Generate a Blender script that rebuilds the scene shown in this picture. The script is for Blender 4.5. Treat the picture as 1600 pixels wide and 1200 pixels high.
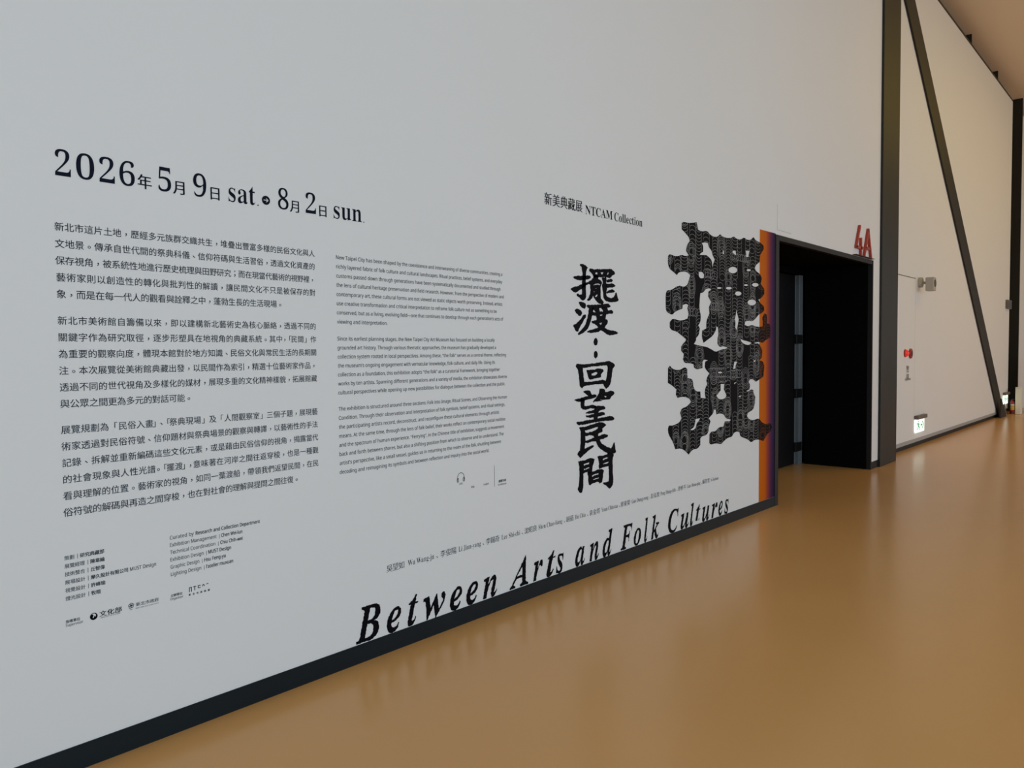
import bpy, bmesh, math, random
from mathutils import Matrix, Vector
import mathutils.noise as mnoise

for o in list(bpy.data.objects):
    bpy.data.objects.remove(o)
scene = bpy.context.scene
COL = scene.collection
random.seed(7)

# ------------------------------------------------------------------ camera
# world: X runs along the exhibition wall, Y points into it, Z is up (metres)
cam_data = bpy.data.cameras.new('camera')
cam_data.sensor_width = 36.0
cam_data.lens = 27.0
cam_data.clip_start = 0.05
cam_data.clip_end = 200
cam = bpy.data.objects.new('camera', cam_data)
COL.objects.link(cam)
YAW, PITCH, ROLL = map(math.radians, (48.3958, -2.3296, -0.5020))
fwd = Vector((math.sin(YAW) * math.cos(PITCH), math.cos(YAW) * math.cos(PITCH), math.sin(PITCH)))
rt = Vector((math.cos(YAW), -math.sin(YAW), 0))
up = rt.cross(fwd)
rt2 = rt * math.cos(ROLL) + up * math.sin(ROLL)
up2 = up * math.cos(ROLL) - rt * math.sin(ROLL)
cam.matrix_world = Matrix(((rt2.x, up2.x, -fwd.x, 0), (rt2.y, up2.y, -fwd.y, 0), (rt2.z, up2.z, -fwd.z, 1.55), (0, 0, 0, 1)))
scene.camera = cam

# ------------------------------------------------------------------ light and exposure
scene.view_settings.view_transform = 'Standard'
scene.view_settings.look = 'None'
scene.view_settings.gamma = 1.0
scene.view_settings.use_curve_mapping = False
scene.view_settings.exposure = -0.03
world = bpy.data.worlds.new('world')
scene.world = world
world.use_nodes = True
world.node_tree.nodes['Background'].inputs[0].default_value = (0.75, 0.86, 1.0, 1)
world.node_tree.nodes['Background'].inputs[1].default_value = 0.0


def area(name, loc, rot, sx, sy, power, color):
    d = bpy.data.lights.new(name, 'AREA')
    d.shape = 'RECTANGLE'
    d.size, d.size_y, d.energy, d.color = sx, sy, power, color
    o = bpy.data.objects.new(name, d)
    o.location = loc
    o.rotation_euler = rot
    COL.objects.link(o)
    return o


# daylight through the glazed front of the hall, opposite the exhibition wall
area('daylight_near', (-1.0, -7.9, 2.9), (math.radians(70), 0, 0), 15, 5.4, 1060, (0.615, 0.815, 1.0))
area('daylight_far', (19.0, -7.9, 2.3), (math.radians(60), 0, 0), 20, 4.2, 710, (0.85, 0.89, 0.98))
# warm ceiling lamps further down the hall
area('hall_lamps', (17.5, -1.0, 7.3), (math.radians(12), 0, 0), 12, 1.0, 130, (1.0, 0.71, 0.08))

# ------------------------------------------------------------------ materials
MAT = {}


def mat(name, color, rough=0.6, metal=0.0, emit=None, strength=0.0, spec=0.5):
    if name in MAT:
        return MAT[name]
    m = bpy.data.materials.new(name)
    m.use_nodes = True
    b = m.node_tree.nodes['Principled BSDF']
    b.inputs['Base Color'].default_value = (*color, 1)
    b.inputs['Roughness'].default_value = rough
    b.inputs['Metallic'].default_value = metal
    b.inputs['Specular IOR Level'].default_value = spec
    if emit:
        b.inputs['Emission Color'].default_value = (*emit, 1)
        b.inputs['Emission Strength'].default_value = strength
    MAT[name] = m
    return m


def noisy(name, color, rough, scale, amount, bump=0.0, bump_scale=200.0, spec=0.5):
    """a surface whose tone wanders slightly, with a fine grain"""
    m = mat(name, color, rough, spec=spec)
    nt = m.node_tree
    b = nt.nodes['Principled BSDF']
    tc = nt.nodes.new('ShaderNodeTexCoord')
    n = nt.nodes.new('ShaderNodeTexNoise')
    n.inputs['Scale'].default_value = scale
    n.inputs['Detail'].default_value = 4
    nt.links.new(tc.outputs['Object'], n.inputs['Vector'])
    r = nt.nodes.new('ShaderNodeMix')
    r.data_type = 'RGBA'
    r.inputs['A'].default_value = (*[c * (1 - amount) for c in color], 1)
    r.inputs['B'].default_value = (*[min(1, c * (1 + amount)) for c in color], 1)
    nt.links.new(n.outputs['Fac'], r.inputs['Factor'])
    nt.links.new(r.outputs['Result'], b.inputs['Base Color'])
    if bump:
        n2 = nt.nodes.new('ShaderNodeTexNoise')
        n2.inputs['Scale'].default_value = bump_scale
        nt.links.new(tc.outputs['Object'], n2.inputs['Vector'])
        bp = nt.nodes.new('ShaderNodeBump')
        bp.inputs['Strength'].default_value = bump
        bp.inputs['Distance'].default_value = 0.002
        nt.links.new(n2.outputs['Fac'], bp.inputs['Height'])
        nt.links.new(bp.outputs['Normal'], b.inputs['Normal'])
    return m


WALL = noisy('wall_paint', (0.80, 0.80, 0.79), 0.55, 1.5, 0.008, 0.08, 350, spec=0.3)
CEIL = noisy('ceiling_paint', (0.78, 0.65, 0.48), 0.8, 0.8, 0.02)
FLOOR = noisy('epoxy_floor', (0.635, 0.342, 0.120), 0.23, 0.9, 0.05, 0.25, 6, spec=0.29)
SKIRT = noisy('baseboard_paint', (0.006, 0.0125, 0.0165), 0.45, 6, 0.1, spec=0.22)
STEEL = noisy('dark_steel_paint', (0.021, 0.0205, 0.0155), 0.5, 4, 0.08, spec=0.3)
FRAME = mat('portal_frame_paint', (0.022, 0.021, 0.021), 0.5, spec=0.2)
BLACK = mat('black_lining', (0.003, 0.003, 0.0035), 0.8, spec=0.05)
LEAF = mat('door_leaf_black', (0.006, 0.006, 0.007), 0.6, spec=0.15)
INK = mat('black_vinyl', (0.004, 0.004, 0.006), 0.55, spec=0.05)
INKGREY = mat('dark_grey_vinyl', (0.028, 0.031, 0.040), 0.55, spec=0.06)
NAVY = mat('navy_black_vinyl', (0.006, 0.008, 0.020), 0.55, spec=0.06)
LINE = mat('pale_line_vinyl', (0.36, 0.36, 0.35), 0.6, spec=0.2)
LINE_ORANGE = mat('orange_line_vinyl', (0.22, 0.06, 0.012), 0.6, spec=0.2)
RED = mat('red_sign_paint', (0.42, 0.045, 0.02), 0.4)
ALU = mat('brushed_aluminium', (0.42, 0.44, 0.46), 0.35, 0.8)
STEELPALE = mat('pale_jamb_steel', (0.20, 0.23, 0.245), 0.4, 0.2)
HINGE = mat('hinge_black', (0.02, 0.02, 0.02), 0.4, 0.5)


# ------------------------------------------------------------------ object helpers
def link(name, me, material=None, parent=None):
    o = bpy.data.objects.new(name, me)
    COL.objects.link(o)
    if material:
        me.materials.append(material)
    if parent:
        o.parent = parent
    return o


def obj(name, bm, material, parent=None, smooth=False):
    me = bpy.data.meshes.new(name)
    bm.normal_update()
    bm.to_mesh(me)
    bm.free()
    if smooth:
        for p in me.polygons:
            p.use_smooth = True
    return link(name, me, material, parent)


def box(bm, x0, x1, y0, y1, z0, z1, bev=0.0):
    ret = bmesh.ops.create_cube(bm, size=1)
    vs = ret['verts']
    for v in vs:
        v.co = Vector(((x0 + x1) / 2 + v.co.x * (x1 - x0), (y0 + y1) / 2 + v.co.y * (y1 - y0), (z0 + z1) / 2 + v.co.z * (z1 - z0)))
    if bev:
        es = list({e for v in vs for e in v.link_edges})
        bmesh.ops.bevel(bm, geom=es, offset=bev, segments=2, affect='EDGES', profile=0.5)
    return bm


def boxes(*args, bev=0.0):
    bm = bmesh.new()
    for a in args:
        box(bm, *a, bev=bev)
    return bm


def lathe(profile, axis_from, axis_dir, segs=32, caps=True):
    """profile: (distance along the axis, radius)"""
    bm = bmesh.new()
    q = Vector((0, 0, 1)).rotation_difference(Vector(axis_dir).normalized())
    rings = []
    for t, r in profile:
        rings.append([bm.verts.new(Vector(axis_from) + q @ Vector((r * math.cos(2 * math.pi * k / segs), r * math.sin(2 * math.pi * k / segs), t))) for k in range(segs)])
    for a, b in zip(rings, rings[1:]):
        for k in range(segs):
            bm.faces.new((a[k], a[(k + 1) % segs], b[(k + 1) % segs], b[k]))
    if caps:
        bm.faces.new(list(reversed(rings[0])))
        bm.faces.new(rings[-1])
    bmesh.ops.recalc_face_normals(bm, faces=bm.faces)
    return bm


def prism(poly, y0, y1):
    """an outline in (x, z) given depth from y0 to y1"""
    bm = bmesh.new()
    a = [bm.verts.new((x, y0, z)) for x, z in poly]
    b = [bm.verts.new((x, y1, z)) for x, z in poly]
    bm.faces.new(a)
    bm.faces.new(list(reversed(b)))
    n = len(poly)
    for i in range(n):
        bm.faces.new((a[i], b[i], b[(i + 1) % n], a[(i + 1) % n]))
    bmesh.ops.recalc_face_normals(bm, faces=bm.faces)
    return bm


def tag(o, label, cat, group=None, kind=None):
    o['label'] = label
    o['category'] = cat
    if group:
        o['group'] = group
    if kind:
        o['kind'] = kind
    return o


def thing(name, label, cat, loc=(0, 0, 0), group=None):
    o = bpy.data.objects.new(name, None)
    o.empty_display_size = 0.05
    COL.objects.link(o)
    o.location = loc
    return tag(o, label, cat, group)


def adopt(parent, *children):
    """parent children built in world coordinates to an Empty that stands elsewhere"""
    for c in children:
        c.parent = parent
        c.matrix_parent_inverse = Matrix.Translation(-parent.location)


def struct(name, bm, material, label=None):
    o = obj(name, bm, material)
    o['kind'] = 'structure'
    if label:
        o['label'] = label
    return o


# ------------------------------------------------------------------ lettering helpers
WY = 3.1            # plane of the exhibition wall
VINYL = 0.0012      # the lettering film stands this far proud of the paint
_glyphs = {}


def text_shape(s):
    """filled outline of a string at size 1: (verts, faces), from the built-in font and its fallbacks"""
    if s in _glyphs:
        return _glyphs[s]
    cu = bpy.data.curves.new('text_tmp', 'FONT')
    cu.body = s
    cu.size = 1
    cu.resolution_u = 4
    cu.fill_mode = 'FRONT'
    o = bpy.data.objects.new('text_tmp', cu)
    COL.objects.link(o)
    dg = bpy.context.evaluated_depsgraph_get()
    me = o.evaluated_get(dg).to_mesh()
    bm = bmesh.new()
    bm.from_mesh(me)
    o.evaluated_get(dg).to_mesh_clear()
    bpy.data.objects.remove(o)
    bpy.data.curves.remove(cu)
    bmesh.ops.remove_doubles(bm, verts=bm.verts, dist=1e-5)
    bm.verts.index_update()
    nrm = []
    for v in bm.verts:
        n = Vector((0, 0))
        for e in v.link_edges:
            if len(e.link_faces) == 1:
                f = e.link_faces[0]
                c = f.calc_center_median()
                d = (e.verts[1].co - e.verts[0].co).xy
                m = Vector((d.y, -d.x))
                mid = (e.verts[0].co.xy + e.verts[1].co.xy) / 2
                if m.dot(mid - c.xy) < 0:
                    m = -m
                if m.length > 1e-9:
                    n += m.normalized()
        nrm.append(n.normalized() if n.length > 1e-6 else n)
    loops = []
    left = {e: None for e in bm.edges if len(e.link_faces) == 1}
    while left:
        e, _ = left.popitem()
        path = [e.verts[0], e.verts[1]]
        while path[-1] is not path[0]:
            nx = next((k for k in path[-1].link_edges if k in left), None)
            if nx is None:
                break
            left.pop(nx)
            path.append(nx.other_vert(path[-1]))
        loops.append([v.index for v in path[:-1]])
    r = ([(v.co.x, v.co.y) for v in bm.verts], [[v.index for v in f.verts] for f in bm.faces], nrm, loops)
    bm.free()
    _glyphs[s] = r
    return r


def extent(s):
    v = text_shape(s)[0]
    xs = [p[0] for p in v]
    ys = [p[1] for p in v]
    return min(xs), max(xs), min(ys), max(ys)


def ref_unit():
    a = extent('國')
    return (a[1] - a[0]) / 0.86, (a[2] + a[3]) / 2


EM, CJK_MID = ref_unit()        # em of the CJK fallback and its vertical middle


class Film:
    """collects glyphs on the wall; build() makes them ONE mesh of thin film"""
    def __init__(self):
        self.v, self.f = [], []

    def put(self, s, x0, x1, z, h, ax=0.0, ay=0.0, shear=0.0):
        """string s from x0 to x1 (None: natural width), baseline z, em height h; ax/ay fatten or thin the strokes"""
        v, f, n, _ = text_shape(s)
        if not v:
            return x0
        a, b, _, _ = extent(s)
        k = h if x1 is None else (x1 - x0) / (b - a)
        base = len(self.v)
        for (px, py), nn in zip(v, n):
            px, py = px + nn.x * ax, py + nn.y * ay
            self.v.append((x0 + (px - a) * k + shear * py * h, z + py * h))
        self.f += [[base + i for i in q] for q in f]
        return x0 + (b - a) * k

    def cjk(self, ch, xc, zc, em, ax=0.0, ay=0.0, wx=1.0, centre=True):
        """one CJK glyph with its cell centred on (xc, zc)"""
        v, f, n, _ = text_shape(ch)
        k = em / EM
        a, b, c, d = extent(ch)
        ox, oy = EM * 0.5 + CELL0, CJK_MID
        if ch in '，。、；':
            ox, oy = (a + b) / 2, (c + d) / 2 + (0.10 * EM if ch != '；' else 0)
        elif ch in '「」':
            ox = (a + b) / 2 + (0.25 * EM if ch == '」' else -0.25 * EM)
        base = len(self.v)
        for (px, py), nn in zip(v, n):
            px, py = px + nn.x * ax, py + nn.y * ay
            self.v.append((xc + (px - ox) * k * wx, zc + (py - oy) * k))
        self.f += [[base + i for i in q] for q in f]

    def cjk_line(self, s, x0, x1, zc, em, ax=0.0, ay=0.0, wx=1.0):
        """a run of CJK glyphs filling x0..x1 (x1 None: pitch = em)"""
        w = []
        P = '，。、「」'
        for i, c in enumerate(s):
            run = c in P and ((i and s[i - 1] in P) or (i + 1 < len(s) and s[i + 1] in P))
            w.append(0.62 if run else 1.0)
        pitch = em * wx if x1 is None else (x1 - x0) / sum(w)
        x = x0
        for c, k in zip(s, w):
            self.cjk(c, x + pitch * k / 2, zc, em, ax, ay, wx)
            x += pitch * k
        return x

    def poly(self, pts):
        base = len(self.v)
        self.v += pts
        self.f.append(list(range(base, base + len(pts))))

    def rect(self, x0, x1, z0, z1):
        self.poly([(x0, z0), (x1, z0), (x1, z1), (x0, z1)])

    def loops(self, loops):
        v, f = fill(loops)
        base = len(self.v)
        self.v += v
        self.f += [[base + i for i in q] for q in f]

    def ring(self, cx, cz, r0, r1, n=28, a0=0.0, a1=2 * math.pi, sz=1.0):
        for i in range(n):
            t0, t1 = a0 + (a1 - a0) * i / n, a0 + (a1 - a0) * (i + 1) / n
            self.poly([(cx + r * math.cos(t), cz + sz * r * math.sin(t)) for r, t in ((r0, t0), (r1, t0), (r1, t1), (r0, t1))])

    def build(self, name, material, parent=None, y=WY - VINYL):
        me = bpy.data.meshes.new(name)
        ox, oy, oz = parent.location if parent else (0, 0, 0)
        me.from_pydata([(x - ox, y - oy, z - oz) for x, z in self.v], [], self.f)
        # every facet looks out of the wall
        bm = bmesh.new()
        bm.from_mesh(me)
        for q in bm.faces:
            q.normal_update()
            if q.normal.y > 0:
                q.normal_flip()
        bm.to_mesh(me)
        bm.free()
        return link(name, me, material, parent)


def fill(loops):
    """fill closed outlines (even-odd holes)"""
    cu = bpy.data.curves.new('fill_tmp', 'CURVE')
    cu.dimensions = '2D'
    cu.fill_mode = 'FRONT'
    for l in loops:
        s = cu.splines.new('POLY')
        s.points.add(len(l) - 1)
        for p, (x, z) in zip(s.points, l):
            p.co = (x, z, 0, 1)
        s.use_cyclic_u = True
    o = bpy.data.objects.new('fill_tmp', cu)
    COL.objects.link(o)
    dg = bpy.context.evaluated_depsgraph_get()
    me = o.evaluated_get(dg).to_mesh()
    v = [(a.co.x, a.co.y) for a in me.vertices]
    f = [list(p.vertices) for p in me.polygons]
    o.evaluated_get(dg).to_mesh_clear()
    bpy.data.objects.remove(o)
    bpy.data.curves.remove(cu)
    return v, f


def chaikin(l, keep=48):
    """round an outline, leaving its sharp cusps alone"""
    out = []
    n = len(l)
    for i in range(n):
        p, q, r = Vector(l[i - 1]), Vector(l[i]), Vector(l[(i + 1) % n])
        u, v = q - p, r - q
        turn = math.degrees(u.angle(v)) if u.length > 1e-9 and v.length > 1e-9 else 0
        if turn > keep:
            out.append(tuple(q))
        else:
            out += [tuple(q - u * 0.22), tuple(q + v * 0.22)]
    return out


def roughen(l, step, amp, freq):
    """resample an outline and give it the ragged edge of an old print"""
    out = []
    n = len(l)
    for i in range(n):
        a, b = Vector(l[i]), Vector(l[(i + 1) % n])
        d = b - a
        k = max(1, int(d.length / step))
        nm = Vector((d.y, -d.x)).normalized() if d.length > 1e-9 else Vector((0, 0))
        for j in range(k):
            p = a + d * (j / k)
            h = mnoise.noise((p.x * freq, p.y * freq, 3.3)) * amp
            out.append((p.x + nm.x * h, p.y + nm.y * h))
    return out


def parse(s):
    return [[tuple(float(c) / 1000 for c in p.split(',')) for p in l.split()] for l in s.split(';')]


def serif(s, italic=False, bold_italic=False):
    """letters and digits of a serif face (mathematical alphabets)"""
    up_, lo, dg = (0x1D434, 0x1D44E, None) if italic else (0x1D468, 0x1D482, None) if bold_italic else (0x1D400, 0x1D41A, 0x1D7CE)
    o = ''
    for c in s:
        if 'A' <= c <= 'Z':
            o += chr(up_ + ord(c) - 65)
        elif 'a' <= c <= 'z':
            o += chr(lo + ord(c) - 97)
        elif '0' <= c <= '9' and dg:
            o += chr(dg + ord(c) - 48)
        else:
            o += c
    return o


def sans(s, bold=False):
    up_, lo, dg = (0x1D5D4, 0x1D5EE, 0x1D7EC) if bold else (0x1D5A0, 0x1D5BA, 0x1D7E2)
    o = ''
    for c in s:
        if 'A' <= c <= 'Z':
            o += chr(up_ + ord(c) - 65)
        elif 'a' <= c <= 'z':
            o += chr(lo + ord(c) - 97)
        elif '0' <= c <= '9':
            o += chr(dg + ord(c) - 48)
        else:
            o += c
    return o


def outline(s, ax=0.0, ay=0.0):
    """closed outlines of a string at size 1, strokes fattened by ax/ay"""
    v, f, n, loops = text_shape(s)
    return [[(v[i][0] + n[i].x * ax, v[i][1] + n[i].y * ay) for i in l] for l in loops]


def cap(s):
    e = extent(s)
    return e[3] - e[2]


CELL0 = extent('國')[0] - 0.07 * EM       # left edge of a CJK cell
CAP_SERIF = cap(serif('H'))
CAP_SANS = cap(sans('H'))

# ------------------------------------------------------------------ traced lettering (wall millimetres: x,z)
BRUSH = {
    'bai': [
        '4191,2142 4201,2145 4235,2143 4258,2138 4280,2124 4269,2112 4259,2097 4255,2066 4255,2023 4256,1998 4256,1965 4255,1940 4258,1925 4244,1907 4218,1897 4195,1904 4189,1913 4153,1926 4151,1935 4155,1943 4170,1941 4180,1935 4193,1936 4206,1940 4210,1963 4211,2026 4213,2063 4217,2081 4211,2101 4207,2123 4192,2128 4188,2134',
        '4115,2047 4117,2054 4138,2059 4213,2065 4260,2069 4273,2074 4299,2071 4314,2064 4307,2055 4286,2047 4255,2040 4196,2034 4162,2033 4137,2036 4123,2040',
        '4081,1971 4104,1981 4129,1987 4158,1992 4187,2002 4217,2012 4255,2022 4281,2028 4285,2018 4264,2006 4234,1991 4204,1975 4178,1964 4157,1953 4133,1946 4112,1953 4092,1961',
        '4293,2115 4308,2122 4325,2121 4343,2118 4400,2124 4468,2129 4551,2137 4569,2134 4602,2119 4609,2109 4597,2100 4574,2091 4555,2076 4536,2070 4495,2075 4440,2071 4400,2067 4342,2060 4340,2075 4329,2084 4308,2095 4293,2104;4365,2097 4378,2100 4391,2098 4389,2088 4367,2087;4429,2103 4463,2105 4449,2091 4443,2090;4518,2108 4527,2107 4520,2095 4506,2094',
        '4342,2077 4400,2079 4400,2056 4422,2052 4438,2043 4447,2030 4435,2014 4429,1998 4428,1975 4428,1949 4432,1921 4448,1913 4466,1899 4459,1888 4453,1880 4416,1884 4399,1888 4372,1905 4350,1922 4339,1935 4324,1918 4302,1904 4280,1898 4267,1903 4267,1909 4285,1921 4298,1940 4307,1961 4307,1981 4300,1996 4305,2009 4290,2015 4274,2009 4272,2025 4290,2033 4316,2043 4329,2054 4342,2060;4335,2011 4360,2018 4400,2025 4424,2016 4413,2014 4395,2018 4364,2014 4342,2007;4364,1989 4379,1991 4373,1986;4344,1968 4355,1967 4350,1962;4359,1933 4372,1942 4390,1948 4388,1939 4374,1931',
        '4443,2069 4499,2075 4502,2058 4497,2039 4501,2018 4508,1992 4499,1973 4494,1952 4503,1942 4526,1935 4559,1932 4585,1938 4601,1952 4608,1969 4623,1975 4634,1959 4639,1938 4650,1927 4644,1913 4615,1906 4559,1900 4512,1903 4485,1910 4466,1920 4460,1943 4453,1976 4449,1999 4444,2015 4456,2031 4451,2046',
        '4495,2044 4504,2055 4527,2061 4555,2068 4574,2063 4581,2056 4571,2047 4536,2041 4504,2040',
        '4495,2028 4518,2029 4564,2035 4587,2034 4610,2024 4606,2015 4583,2008 4536,2003 4506,2000 4490,2012',
        '4503,1974 4517,1980 4531,1987 4568,1994 4592,1992 4608,1982 4592,1972 4550,1967 4517,1964 4494,1961',
    ],
    'du': [
        '4174,1890 4203,1890 4233,1888 4248,1879 4256,1866 4250,1852 4237,1844 4220,1846 4199,1855 4180,1869 4174,1881',
        '4125,1828 4136,1839 4165,1841 4182,1837 4200,1826 4213,1814 4204,1802 4194,1794 4173,1795 4156,1803 4138,1815',
        '4245,1807 4256,1801 4251,1787 4236,1773 4219,1755 4202,1737 4181,1716 4164,1688 4147,1688 4134,1693 4122,1710 4108,1727 4114,1735 4139,1739 4164,1756 4189,1769 4211,1790 4228,1802',
        '4258,1865 4280,1872 4332,1875 4412,1880 4462,1884 4489,1890 4526,1890 4544,1881 4551,1871 4540,1865 4507,1859 4457,1858 4376,1855 4288,1847 4271,1853',
        '4288,1851 4341,1853 4334,1822 4323,1796 4314,1767 4296,1739 4279,1713 4253,1695 4218,1678 4189,1669 4172,1663 4162,1668 4166,1678 4185,1691 4214,1709 4240,1733 4257,1758 4271,1787 4282,1820',
        '4332,1856 4507,1863 4516,1846 4521,1842 4549,1847 4572,1843 4584,1833 4574,1820 4535,1819 4498,1814 4491,1801 4486,1782 4507,1778 4518,1765 4511,1751 4493,1738 4477,1722 4502,1712 4534,1704 4585,1701 4623,1695 4647,1686 4628,1679 4590,1672 4557,1668 4515,1670 4483,1680 4456,1695 4431,1703 4411,1693 4375,1685 4331,1683 4291,1681 4270,1685 4268,1691 4296,1701 4331,1705 4366,1715 4395,1720 4384,1730 4358,1743 4327,1747 4314,1757 4322,1764 4375,1771 4380,1777 4371,1797 4367,1802 4327,1801 4323,1816;4334,1825 4345,1841 4365,1825;4410,1853 4434,1855 4452,1841 4454,1833 4418,1831 4414,1845;4411,1801 4418,1808 4448,1812 4443,1804;4411,1750 4443,1755 4429,1738',
    ],
    'hui': [
        '4134,1457 4145,1471 4166,1471 4221,1467 4285,1470 4355,1474 4418,1478 4486,1482 4523,1488 4551,1480 4579,1470 4603,1454 4596,1443 4577,1434 4567,1407 4562,1372 4550,1335 4531,1309 4504,1295 4487,1289 4471,1304 4456,1323 4440,1326 4395,1326 4328,1324 4267,1321 4228,1320 4215,1308 4202,1304 4185,1315 4177,1331 4175,1366 4167,1404 4157,1432 4143,1447;4214,1442 4268,1446 4329,1451 4395,1451 4441,1454 4491,1456 4509,1448 4507,1421 4504,1395 4497,1369 4485,1346 4463,1352 4440,1355 4395,1351 4328,1348 4267,1346 4233,1348 4224,1372 4218,1408',
        '4255,1427 4285,1428 4355,1429 4391,1438 4427,1435 4454,1427 4461,1416 4445,1404 4427,1394 4431,1373 4408,1369 4346,1367 4302,1358 4282,1368 4272,1394 4261,1414;4315,1403 4346,1406 4364,1412 4384,1407 4377,1396 4359,1389 4320,1388',
    ],
    'wang': [
        '4219,1283 4232,1287 4271,1290 4297,1286 4306,1274 4316,1258 4327,1245 4275,1247 4266,1255 4240,1268 4221,1276',
        '4116,1229 4130,1237 4168,1237 4219,1244 4266,1248 4310,1256 4349,1259 4374,1250 4372,1240 4345,1231 4305,1228 4249,1223 4197,1215 4151,1216 4134,1223',
        '4189,1234 4236,1231 4233,1185 4266,1181 4336,1189 4371,1175 4362,1160 4300,1161 4248,1157 4218,1158 4193,1170 4187,1188',
        '4412,1295 4444,1294 4478,1285 4480,1269 4517,1269 4545,1275 4578,1269 4595,1255 4587,1243 4559,1233 4540,1216 4512,1199 4461,1178 4434,1169 4389,1171 4371,1178 4405,1191 4389,1200 4371,1207 4353,1205 4336,1199 4329,1208 4345,1221 4367,1232 4385,1247 4403,1262 4410,1280;4469,1239 4496,1239 4485,1226;4421,1218 4443,1210 4446,1203',
        '4344,1177 4416,1175 4461,1170 4477,1161 4480,1148 4457,1144 4407,1140 4393,1129 4416,1128 4452,1130 4472,1120 4472,1107 4443,1105 4406,1101 4388,1096 4388,1088 4461,1092 4530,1095 4563,1093 4584,1082 4594,1071 4572,1059 4516,1062 4438,1065 4370,1062 4282,1059 4213,1056 4166,1055 4145,1065 4138,1074 4148,1082 4205,1079 4256,1084 4335,1084 4335,1097 4300,1098 4265,1102 4248,1107 4246,1116 4261,1117 4340,1122 4342,1127 4265,1127 4248,1130 4246,1136 4265,1143 4318,1148 4344,1151',
    ],
    'min': [
        '4168,1038 4179,1045 4230,1040 4282,1046 4348,1054 4406,1060 4433,1058 4465,1049 4490,1036 4483,1028 4442,1012 4444,996 4433,989 4394,982 4392,964 4424,967 4460,973 4497,967 4513,958 4504,946 4460,940 4410,936 4419,920 4459,895 4505,876 4552,863 4571,884 4585,902 4595,901 4599,873 4604,849 4614,837 4611,826 4580,819 4505,832 4459,850 4414,873 4391,888 4374,913 4363,931 4325,932 4272,926 4238,930 4235,914 4231,891 4263,896 4303,905 4331,907 4338,899 4325,887 4281,876 4237,857 4198,838 4181,833 4165,842 4146,860 4156,873 4178,886 4182,909 4187,944 4187,982 4185,1020;4236,1016 4282,1016 4334,1024 4390,1028 4379,1014 4325,1002 4282,999 4245,999;4238,975 4290,978 4325,975 4343,958 4303,951 4240,945',
    ],
    'jian': [
        '4156,814 4194,814 4228,810 4263,817 4289,821 4324,816 4350,806 4339,790 4328,770 4323,748 4314,723 4279,714 4258,730 4214,722 4216,691 4214,653 4211,620 4201,598 4184,591 4162,604 4148,624 4161,645 4167,677 4170,715 4168,779 4160,800;4219,786 4245,789 4282,791 4280,781 4245,781 4224,775;4221,751 4280,758 4282,751 4245,748 4225,745',
        '4262,727 4319,723 4341,725 4381,730 4413,729 4445,725 4462,710 4449,693 4446,656 4435,634 4408,627 4385,646 4340,640 4314,640 4296,630 4279,637 4272,663 4270,695 4262,711;4316,695 4341,701 4392,703 4390,696 4345,695 4319,688;4323,666 4349,671 4399,672 4394,667 4358,664 4327,663',
        '4380,819 4391,824 4436,821 4500,825 4505,835 4580,822 4582,808 4568,786 4568,732 4572,678 4577,623 4572,602 4555,586 4529,575 4508,587 4485,602 4458,615 4446,627 4458,631 4485,627 4518,630 4521,684 4516,738 4458,737 4426,733 4404,730 4395,744 4400,778 4393,800;4445,795 4477,804 4510,802 4510,795 4477,794 4452,787;4447,763 4516,769 4514,762 4477,759 4452,758',
    ],
    'dots': [
        '4391,1622 4388,1610 4381,1601 4372,1596 4361,1596 4351,1601 4345,1610 4343,1621 4345,1633 4352,1642 4361,1647 4372,1648 4382,1643 4388,1633',
        '4390,1532 4388,1521 4381,1512 4371,1507 4360,1507 4351,1512 4344,1521 4342,1533 4344,1544 4351,1554 4361,1559 4371,1559 4381,1553 4388,1544',
    ],
}
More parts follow.
